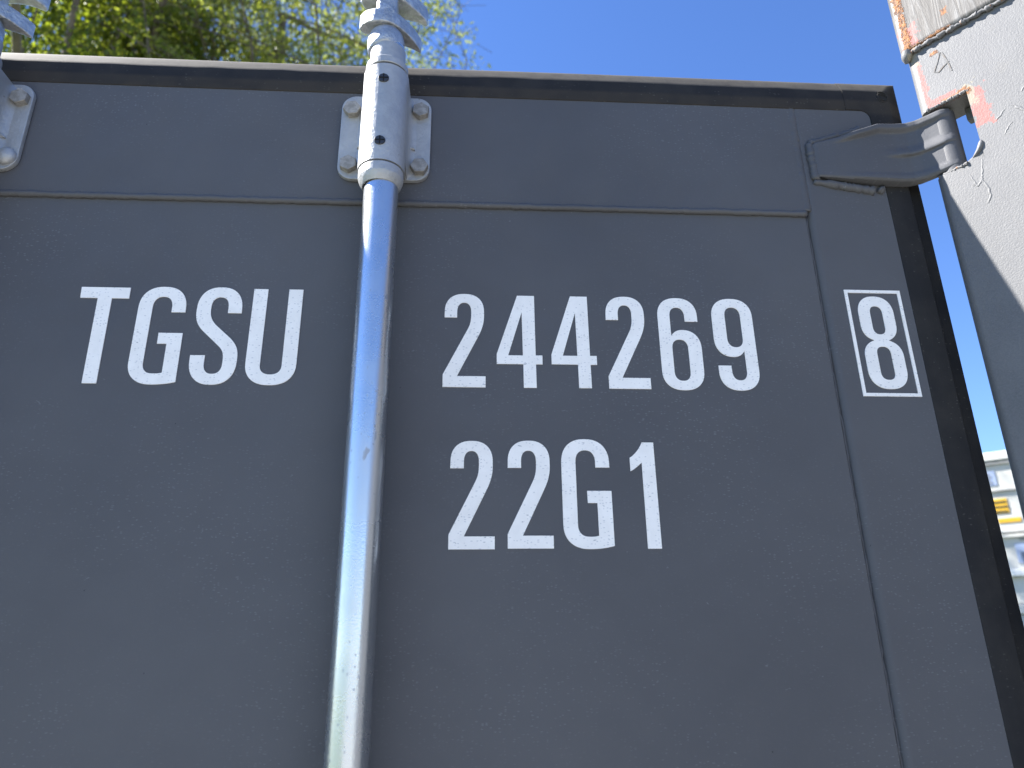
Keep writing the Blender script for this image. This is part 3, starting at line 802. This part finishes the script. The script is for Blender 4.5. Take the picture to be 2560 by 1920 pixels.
run([(0.0665, 0.0, 0.272), (0.072, 0, 0.276), (0.077, 0, 0.281)], 0.0010, 5)
run([(0.079, 0.0, 0.262), (0.074, 0, 0.257), (0.069, 0, 0.251)], 0.0009, 6)
run([(0.0975, 0.0, 0.296), (0.094, 0, 0.290)], 0.0012, 7)
# hand-drawn mark like a 4, rust brown
def stroke(pts, w):
    P = [Vector(p) for p in pts]; v = []; f = []
    r = random.Random(int(pts[0][0] * 1e5))
    for i, p in enumerate(P):
        d = (P[min(i + 1, len(P) - 1)] - P[max(i - 1, 0)]).normalized(); nn = Vector((-d.z, 0, d.x)) * w * (0.6 + 0.8 * r.random())
        v += [tuple(p + nn), tuple(p - nn)]
    for i in range(len(P) - 1): f.append((2 * i, 2 * i + 1, 2 * i + 3, 2 * i + 2))
    n = len(v); v2 = [(a, -0.0005, c) for a, b, c in v] + [(a, 0.0006, c) for a, b, c in v]
    f2 = f + [tuple(i + n for i in q) for q in f]
    edge = [2 * i for i in range(len(P))] + [2 * i + 1 for i in reversed(range(len(P)))]
    for a, b in zip(edge, edge[1:] + edge[:1]): f2.append((a, b, b + n, a + n))
    return v2, f2
V = []; F = []
for pts, w in (([(0.0345, 0, 0.3865), (0.0300, 0, 0.376), (0.0245, 0, 0.3655), (0.0285, 0, 0.3625), (0.0345, 0, 0.3665), (0.0405, 0, 0.3700)], 0.0006), ([(0.0360, 0, 0.3850), (0.0385, 0, 0.374), (0.0400, 0, 0.3640), (0.0410, 0, 0.3560)], 0.0007)):
    v, f = stroke(pts, w); n = len(V); V += v; F += [tuple(i + n for i in q) for q in f]
cmk('scrawl', V, F, 'mark', smooth=False)['label'] = 'rust brown scrawl like a figure 4'
# corner casting above the post
v, f = boxg(-0.0045, 0.174, -0.0045, 0.158, ZS + 0.0005, ZS + 0.1185, 0.009, 4)
cc = cmk('corner_casting', v, f, 'casting', sharp=35); cc['label'] = 'cast corner fitting with rusty edges'
pts = lerp_pts((-0.001, -0.0022, ZS + 0.0006), (0.157, -0.0022, ZS + 0.0010), 90, 0.0009, 31)
v, f = tubeg(pts, [0.0027 + 0.0007 * math.sin(i * 0.9) + 0.0004 * math.sin(i * 2.3 + 1) for i in range(90)], 10, 0.06, 31); cmk('weld_bead', v, f, 'bead')
v, f = tubeg([(0.000, 0.002, ZS - 0.0085), (0.0012, -0.0005, ZS - 0.005), (0.0026, -0.0018, ZS - 0.001), (0.003, -0.002, ZS + 0.003), (0.002, 0.000, ZS + 0.0065)], [0.002, 0.0052, 0.0062, 0.005, 0.002], 12, 0.05, 32)
cmk('weld_bead', v, f, 'post')
# rest of the box
def cbox(name, s0, s1, w0, w1, z0, z1, mat='paint_light', bev=0.004):
    v, f = boxg(s0, s1, w0, w1, z0, z1, bev, 2); return cmk(name, v, f, mat, zo=0)
MAT['paint_light'] = m_simple('light_grey_container_paint', (0.105, 0.106, 0.11), 0.5, 0, 300, 0.0005, 0.08, 3)
L, Wd, H = 6.058, 2.438, 2.591
for s0, w0, z0 in ((-0.0045, 2.28, 2.4655), (-0.0045, -0.0045, 0), (-0.0045, 2.28, 0), (5.884, -0.0045, 2.4725), (5.884, 2.28, 2.4725), (5.884, -0.0045, 0), (5.884, 2.28, 0)):
    v, f = boxg(s0, s0 + 0.178, w0, w0 + 0.162, z0, z0 + 0.1175, 0.008, 2); cmk('corner_casting', v, f, 'casting', zo=0)
cbox('corner_post', 0.0, 0.155, 2.34, 2.438, 0.118, 2.465)
cbox('corner_post', 5.90, 6.05, 0.0, 0.10, 0.118, 2.472)
cbox('corner_post', 5.90, 6.05, 2.34, 2.438, 0.118, 2.472)
for w0 in (0.012, 2.366):
    cbox('top_rail', 0.175, 5.883, w0, w0 + 0.06, 2.50, 2.575); cbox('bottom_rail', 0.175, 5.883, w0, w0 + 0.06, 0.02, 0.17)
cbox('header', 0.02, 0.12, 0.16, 2.279, 2.475, 2.58); cbox('sill', 0.02, 0.12, 0.16, 2.279, 0.02, 0.15)
def corrugated(name, axis, a0, a1, fixed, z0, z1, depth, sign):
    pts = []; a = a0; k = 0; pitch = [0.07, 0.068, 0.072, 0.068]
    lv = [0, 0, 1, 1]
    while a < a1:
        pts.append((a, depth * lv[k % 4] * sign)); a += pitch[k % 4]; k += 1
    pts.append((a1, 0)); V = []; F = []
    for p, q in pts:
        for t in (0.0, 0.002):
            for z in (z0, z1):
                V.append((p, fixed + q + t * sign, z) if axis == 's' else (fixed + q + t * sign, p, z))
    for i in range(len(pts) - 1):
        b = 4 * i; c = b + 4
        F += [(b, b + 1, c + 1, c), (b + 2, b + 3, c + 3, c + 2), (b + 1, b + 3, c + 3, c + 1), (b, b + 2, c + 2, c)]
    return cmk(name, V, F, 'paint_light', smooth=False, zo=0)
corrugated('side_panel', 's', 0.156, 5.899, 0.020, 0.165, 2.505, 0.036, 1)
corrugated('side_panel', 's', 0.156, 5.899, 2.418, 0.165, 2.505, 0.036, -1)
corrugated('front_panel', 'w', 0.101, 2.339, 6.02, 0.12, 2.50, 0.045, -1)
cbox('roof', 0.12, 5.95, 0.06, 2.37, 2.560, 2.566, bev=0.0)
cbox('floor', 0.12, 5.95, 0.08, 2.35, 0.12, 0.15, bev=0.0)

# ------------------------------------------------------------------ stacked white units seen through the gap
MAT['white_unit'] = m_simple('weathered_white_panel', (0.54, 0.53, 0.485), 0.6, 0, 40, 0.001, 0.08, 2)
MAT['white_trim'] = m_simple('bright_white_trim', (0.78, 0.77, 0.73), 0.5, 0, 40, 0.001, 0.05, 2)
MAT['grey_trim'] = m_simple('grey_seam_trim', (0.26, 0.26, 0.25), 0.6)
MAT['yellow'] = m_simple('yellow_notice', (0.62, 0.36, 0.015), 0.5, 0, 30, 0.0005, 0.06, 6)
MAT['blue_panel'] = m_simple('pale_blue_panel', (0.30, 0.36, 0.50), 0.4)
MAT['slate'] = m_simple('slate_blue_hatch', (0.10, 0.13, 0.19), 0.35)
MAT['ink'] = m_simple('dark_print', (0.05, 0.04, 0.02), 0.6)
AZ = R_(38.2)                                   # bearing of the gap, right of the door's normal
u_dir = Vector((math.sin(AZ), math.cos(AZ), 0)); r_dir = Vector((math.cos(AZ), -math.sin(AZ), 0))
camp = Vector((0.0233, -0.673, 0)); DIST = 15.0
face = camp + u_dir * DIST
def unit(zb, zt, label, detail):
    e = empty('stacked_unit', (face.x, face.y, zb), math.atan2(r_dir.y, r_dir.x), label, 'container', 'white units stacked beyond the gap')
    def b(name, x0, x1, z0, z1, d0, d1, mat, bev=0.01, parent=e):
        v, f = boxg(x0, x1, d0, d1, z0 - zb, z1 - zb, bev, 2)
        V = np.array(v); c = (V.min(0) + V.max(0)) / 2
        me = bpy.data.meshes.new(name); me.from_pydata([tuple(a) for a in V - c], [], f)
        bm = bmesh.new(); bm.from_mesh(me); bmesh.ops.recalc_face_normals(bm, faces=bm.faces); bm.to_mesh(me); bm.free()
        pb = Vector((0, 0, 0)) if parent is e else parent.location
        return link(name, me, parent, mat, tuple(Vector(c) - pb))
    H_ = zt - zb
    b('body', -1.3, 1.3, zb + 0.002, zt - 0.16, 0.05, 6.0, 'white_unit', 0.02)
    b('top_rail', -1.32, 1.32, zt - 0.155, zt, -0.02, 6.05, 'white_unit', 0.02)
    for x in (-1.32, 1.16): b('corner_post', x, x + 0.16, zb + 0.003, zt - 0.158, -0.015, 0.15, 'white_unit', 0.015)
    if detail:
        b('seam', -1.14, 1.14, zt - 0.215, zt - 0.170, 0.0, 0.06, 'grey_trim', 0.004)
        p = b('side_label', -0.545, -0.265, 4.55, 4.80, 0.036, 0.052, 'blue_panel', 0.003)
        for k in range(4): b('print_line', -0.50, -0.32 - 0.03 * (k % 2), 4.59 + 0.052 * k, 4.607 + 0.052 * k, 0.028, 0.0375, 'grey_trim', 0.0, p)
        b('ledge', -1.14, 1.14, 4.435, 4.465, 0.01, 0.06, 'grey_trim', 0.006)
        y = b('notice', -0.45, -0.185, 4.07, 4.32, 0.036, 0.052, 'yellow', 0.003)
        for k in range(3): b('print_line', -0.40, -0.21 + 0.02 * (k % 2), 4.09 + 0.08 * k, 4.116 + 0.08 * k, 0.028, 0.0375, 'ink', 0.0, y)
        b('yellow_strip', -0.38, -0.05, 3.91, 3.985, 0.036, 0.052, 'yellow', 0.003)
        b('ledge', -1.14, 1.14, 3.735, 3.765, 0.0, 0.06, 'grey_trim', 0.006)
        b('seam', -1.14, 1.14, 3.66, 3.71, -0.02, 0.06, 'white_unit', 0.006)
        b('vent', -0.14, 0.50, 3.61, 3.645, 0.02, 0.06, 'grey_trim', 0.004)
        w = b('blue_panel', -0.23, 0.40, 3.24, 3.56, 0.03, 0.055, 'blue_panel', 0.004)
        b('hatch', -0.17, 0.01, 3.26, 3.42, 0.016, 0.034, 'slate', 0.004, w)
        b('sill', -1.14, 1.14, 3.03, 3.14, -0.06, 0.06, 'white_trim', 0.012)
    return e
LAB = 'white boxy unit with yellow notice, upper of the stack beyond the gap'
u1 = unit(2.60, 5.12, LAB, True)
u2 = unit(0.0, 2.596, 'plain white boxy unit, lower of the stack beyond the gap', False)

# ------------------------------------------------------------------ trees
def m_leaf(name, dark, light, trans):
    t = NT(name)
    oi = t.new('ShaderNodeNewGeometry').outputs['Random Per Island']
    n = t.noise(t.pos(), 0.9, 3, 0.6)
    f = t.math('ADD', t.math('MULTIPLY', oi, 0.6), t.ss(n, 0.35, 0.65, 0, 0.4))
    col = t.mix(f, dark, light)
    t.set(col, 0.5, 0.0, None, 0.35)
    tr = t.new('ShaderNodeBsdfTranslucent'); t.put(tr.inputs[0], t.mix(f, tuple(trans), tuple(min(1, c * 1.3) for c in trans)))
    ms = t.new('ShaderNodeMixShader'); ms.inputs[0].default_value = 0.45
    t.l.new(t.b.outputs[0], ms.inputs[1]); t.l.new(tr.outputs[0], ms.inputs[2]); t.l.new(ms.outputs[0], t.out.inputs[0])
    return t.m
MAT['leaf_dark'] = m_leaf('dark_broad_leaf', (0.034, 0.058, 0.016), (0.085, 0.115, 0.022), (0.26, 0.32, 0.02))
MAT['leaf_pale'] = m_leaf('pale_fine_leaf', (0.085, 0.110, 0.028), (0.165, 0.190, 0.050), (0.33, 0.37, 0.045))
MAT['bark'] = m_simple('grey_brown_bark', (0.11, 0.09, 0.07), 0.9, 0, 25, 0.02, 0.3, 6)

def tree(name, x, y, H, rad, soft, leafmat, nl, leaf_len, leaf_w, label, seed, low=0.25, spray=0.35, per=26):
    rr = random.Random(seed); nr = np.random.default_rng(seed)
    e = empty(name, (x, y, 0), 0, label, 'tree', None)
    segs = []      # (p0, p1, r0, r1)
    tips = []
    def grow(p, d, length, r, lev):
        n = 4 if lev < 2 else 3
        q = p.copy(); dd = d.copy()
        for i in range(n):
            dd = (dd + Vector((rr.gauss(0, 0.16), rr.gauss(0, 0.16), rr.gauss(0, 0.10) + (0.06 if lev < 3 else -0.02)))).normalized()
            q2 = q + dd * (length / n); r2 = r * (1 - 0.45 * (i + 1) / n)
            segs.append((q.copy(), q2.copy(), r * (1 - 0.45 * i / n), r2))
            if lev >= 2: tips.append((q2.copy(), dd.copy()))
            if lev < 4:
                for _ in range(1 if lev < 1 else (2 if rr.random() < 0.75 else 1)):
                    if lev == 0 and i < 0: continue
                    a = Vector((rr.gauss(0, 1), rr.gauss(0, 1), rr.gauss(0, 0.55)))
                    a = (a - dd * a.dot(dd)).normalized()
                    nd = (dd * 0.55 + a * 0.85).normalized()
                    if lev < 4: grow(q2, nd, length * rr.uniform(0.48, 0.72), r2 * 0.62, lev + 1)
            q = q2
    # trunk
    p = Vector((0, 0, -0.05)); tr = H * 0.013 + 0.03
    trunk_top = H * low; nseg = 6
    for i in range(nseg):
        p2 = Vector((rr.gauss(0, 0.05), rr.gauss(0, 0.05), trunk_top * (i + 1) / nseg))
        segs.append((p.copy(), p2.copy(), tr * (1.25 - 0.35 * i / nseg if i == 0 else 1.0 - 0.06 * i), tr * (1.0 - 0.06 * (i + 1)))); p = p2
    nlimb = 5
    for k in range(nlimb):
        a = 2 * math.pi * k / nlimb + rr.uniform(-0.4, 0.4)
        out = rad / (H * (1 - low)) * rr.uniform(0.7, 1.2)
        d = Vector((math.cos(a) * out, math.sin(a) * out, 1.0)).normalized()
        grow(p, d, (H - trunk_top) * rr.uniform(0.62, 0.80), tr * 0.34, 0)
    grow(p, Vector((0.03, 0.02, 1)).normalized(), (H - trunk_top) * 0.8, tr * 0.6, 0)
    # thin the crown towards its outer radius
    def inside(p):
        h = min(1.0, max(0.0, (p.z - trunk_top) / (H - trunk_top)))
        k = 0.55 + 1.5 * h * (1.15 - h) if h < 1 else 0.4
        r = math.hypot(p.x, p.y) / max(0.2, min(1.0, k))
        return rr.random() < max(0.0, min(1.0, (soft - r) / (soft - rad)))
    okt = [inside(t[0]) for t in tips]
    tips = [t for t, k in zip(tips, okt) if k]
    segs = segs[:nseg] + [q for q in segs[nseg:] if q[2] > 0.05 or math.hypot(q[1].x, q[1].y) < soft * 0.92]
    # wood meshes
    def wood(nm, ss):
        V = []; F = []
        for (a, b, r0, r1) in ss:
            d = (b - a).normalized(); s = d.orthogonal().normalized(); t = d.cross(s); n = 7 if r0 > 0.04 else 4
            k0 = len(V)
            for c, r in ((a, r0), (b, r1)):
                for k in range(n):
                    an = 2 * math.pi * k / n; V.append(tuple(c + (s * math.cos(an) + t * math.sin(an)) * max(r, 0.004)))
            for k in range(n): F.append((k0 + k, k0 + (k + 1) % n, k0 + n + (k + 1) % n, k0 + n + k))
        me = bpy.data.meshes.new(nm); me.from_pydata(V, [], F); link(nm, me, e, 'bark')
    wood('trunk', segs[:nseg]); wood('limbs', segs[nseg:])
    # leaves
    T = np.array([tuple(t[0]) for t in tips]); D = np.array([tuple(t[1]) for t in tips])
    per = max(4, round(nl / len(T)))
    keep = nr.permutation(len(T))[:max(1, nl // per)]

    T = T[keep]; D = D[keep]
    n = len(T) * per
    P = np.repeat(T, per, 0); DD = np.repeat(D, per, 0)
    u = nr.random((n, 1))
    P = P + DD * (u * spray * 1.6 - spray * 0.4) + nr.normal(0, 1, (n, 3)) * spray * 0.36 * np.array([1, 1, 0.7])
    ax = DD * 0.6 + nr.normal(0, 0.7, (n, 3)); ax[:, 2] -= 0.35; ax /= np.linalg.norm(ax, axis=1, keepdims=True)
    nn = nr.normal(0, 1, (n, 3)); nn[:, 2] += 0.9
    sd = np.cross(ax, nn); sd /= np.linalg.norm(sd, axis=1, keepdims=True) + 1e-9
    up_ = np.cross(sd, ax)
    sc = nr.uniform(0.65, 1.25, (n, 1)); Ln = leaf_len * sc; Wn = leaf_w * sc
    v0 = P; v1 = P + ax * Ln * 0.45 + sd * Wn * 0.5 + up_ * Wn * 0.12; v2 = P + ax * Ln - up_ * Wn * 0.15; v3 = P + ax * Ln * 0.45 - sd * Wn * 0.5 + up_ * Wn * 0.12
    V = np.stack([v0, v1, v2, v3], 1).reshape(-1, 3)
    me = bpy.data.meshes.new('crown')
    me.vertices.add(n * 4); me.vertices.foreach_set('co', V.ravel())
    idx = np.arange(n * 4).reshape(n, 4)
    tri = np.concatenate([idx[:, [0, 1, 2]], idx[:, [0, 2, 3]]], 1).reshape(-1)
    me.loops.add(n * 6); me.loops.foreach_set('vertex_index', tri)
    me.polygons.add(n * 2); me.polygons.foreach_set('loop_start', np.arange(n * 2) * 3); me.polygons.foreach_set('loop_total', np.full(n * 2, 3))
    me.update(); me.validate()
    link('crown', me, e, leafmat)
    return e
def bearing(az, dist): return camp.x + math.sin(R_(az)) * dist, camp.y + math.cos(R_(az)) * dist
x, y = bearing(-34, 13.0)
tree('broadleaf_tree', x, y, 16.5, 2.0, 2.7, 'leaf_dark', 40000, 0.11, 0.075, 'dark green broad-leaved tree behind the door at the left', 11)
x, y = bearing(-16.5, 13.4)
tree('feathery_tree', x, y, 17.5, 2.4, 4.3, 'leaf_pale', 75000, 0.13, 0.042, 'paler fine-leaved tree behind the bright central rod', 5)
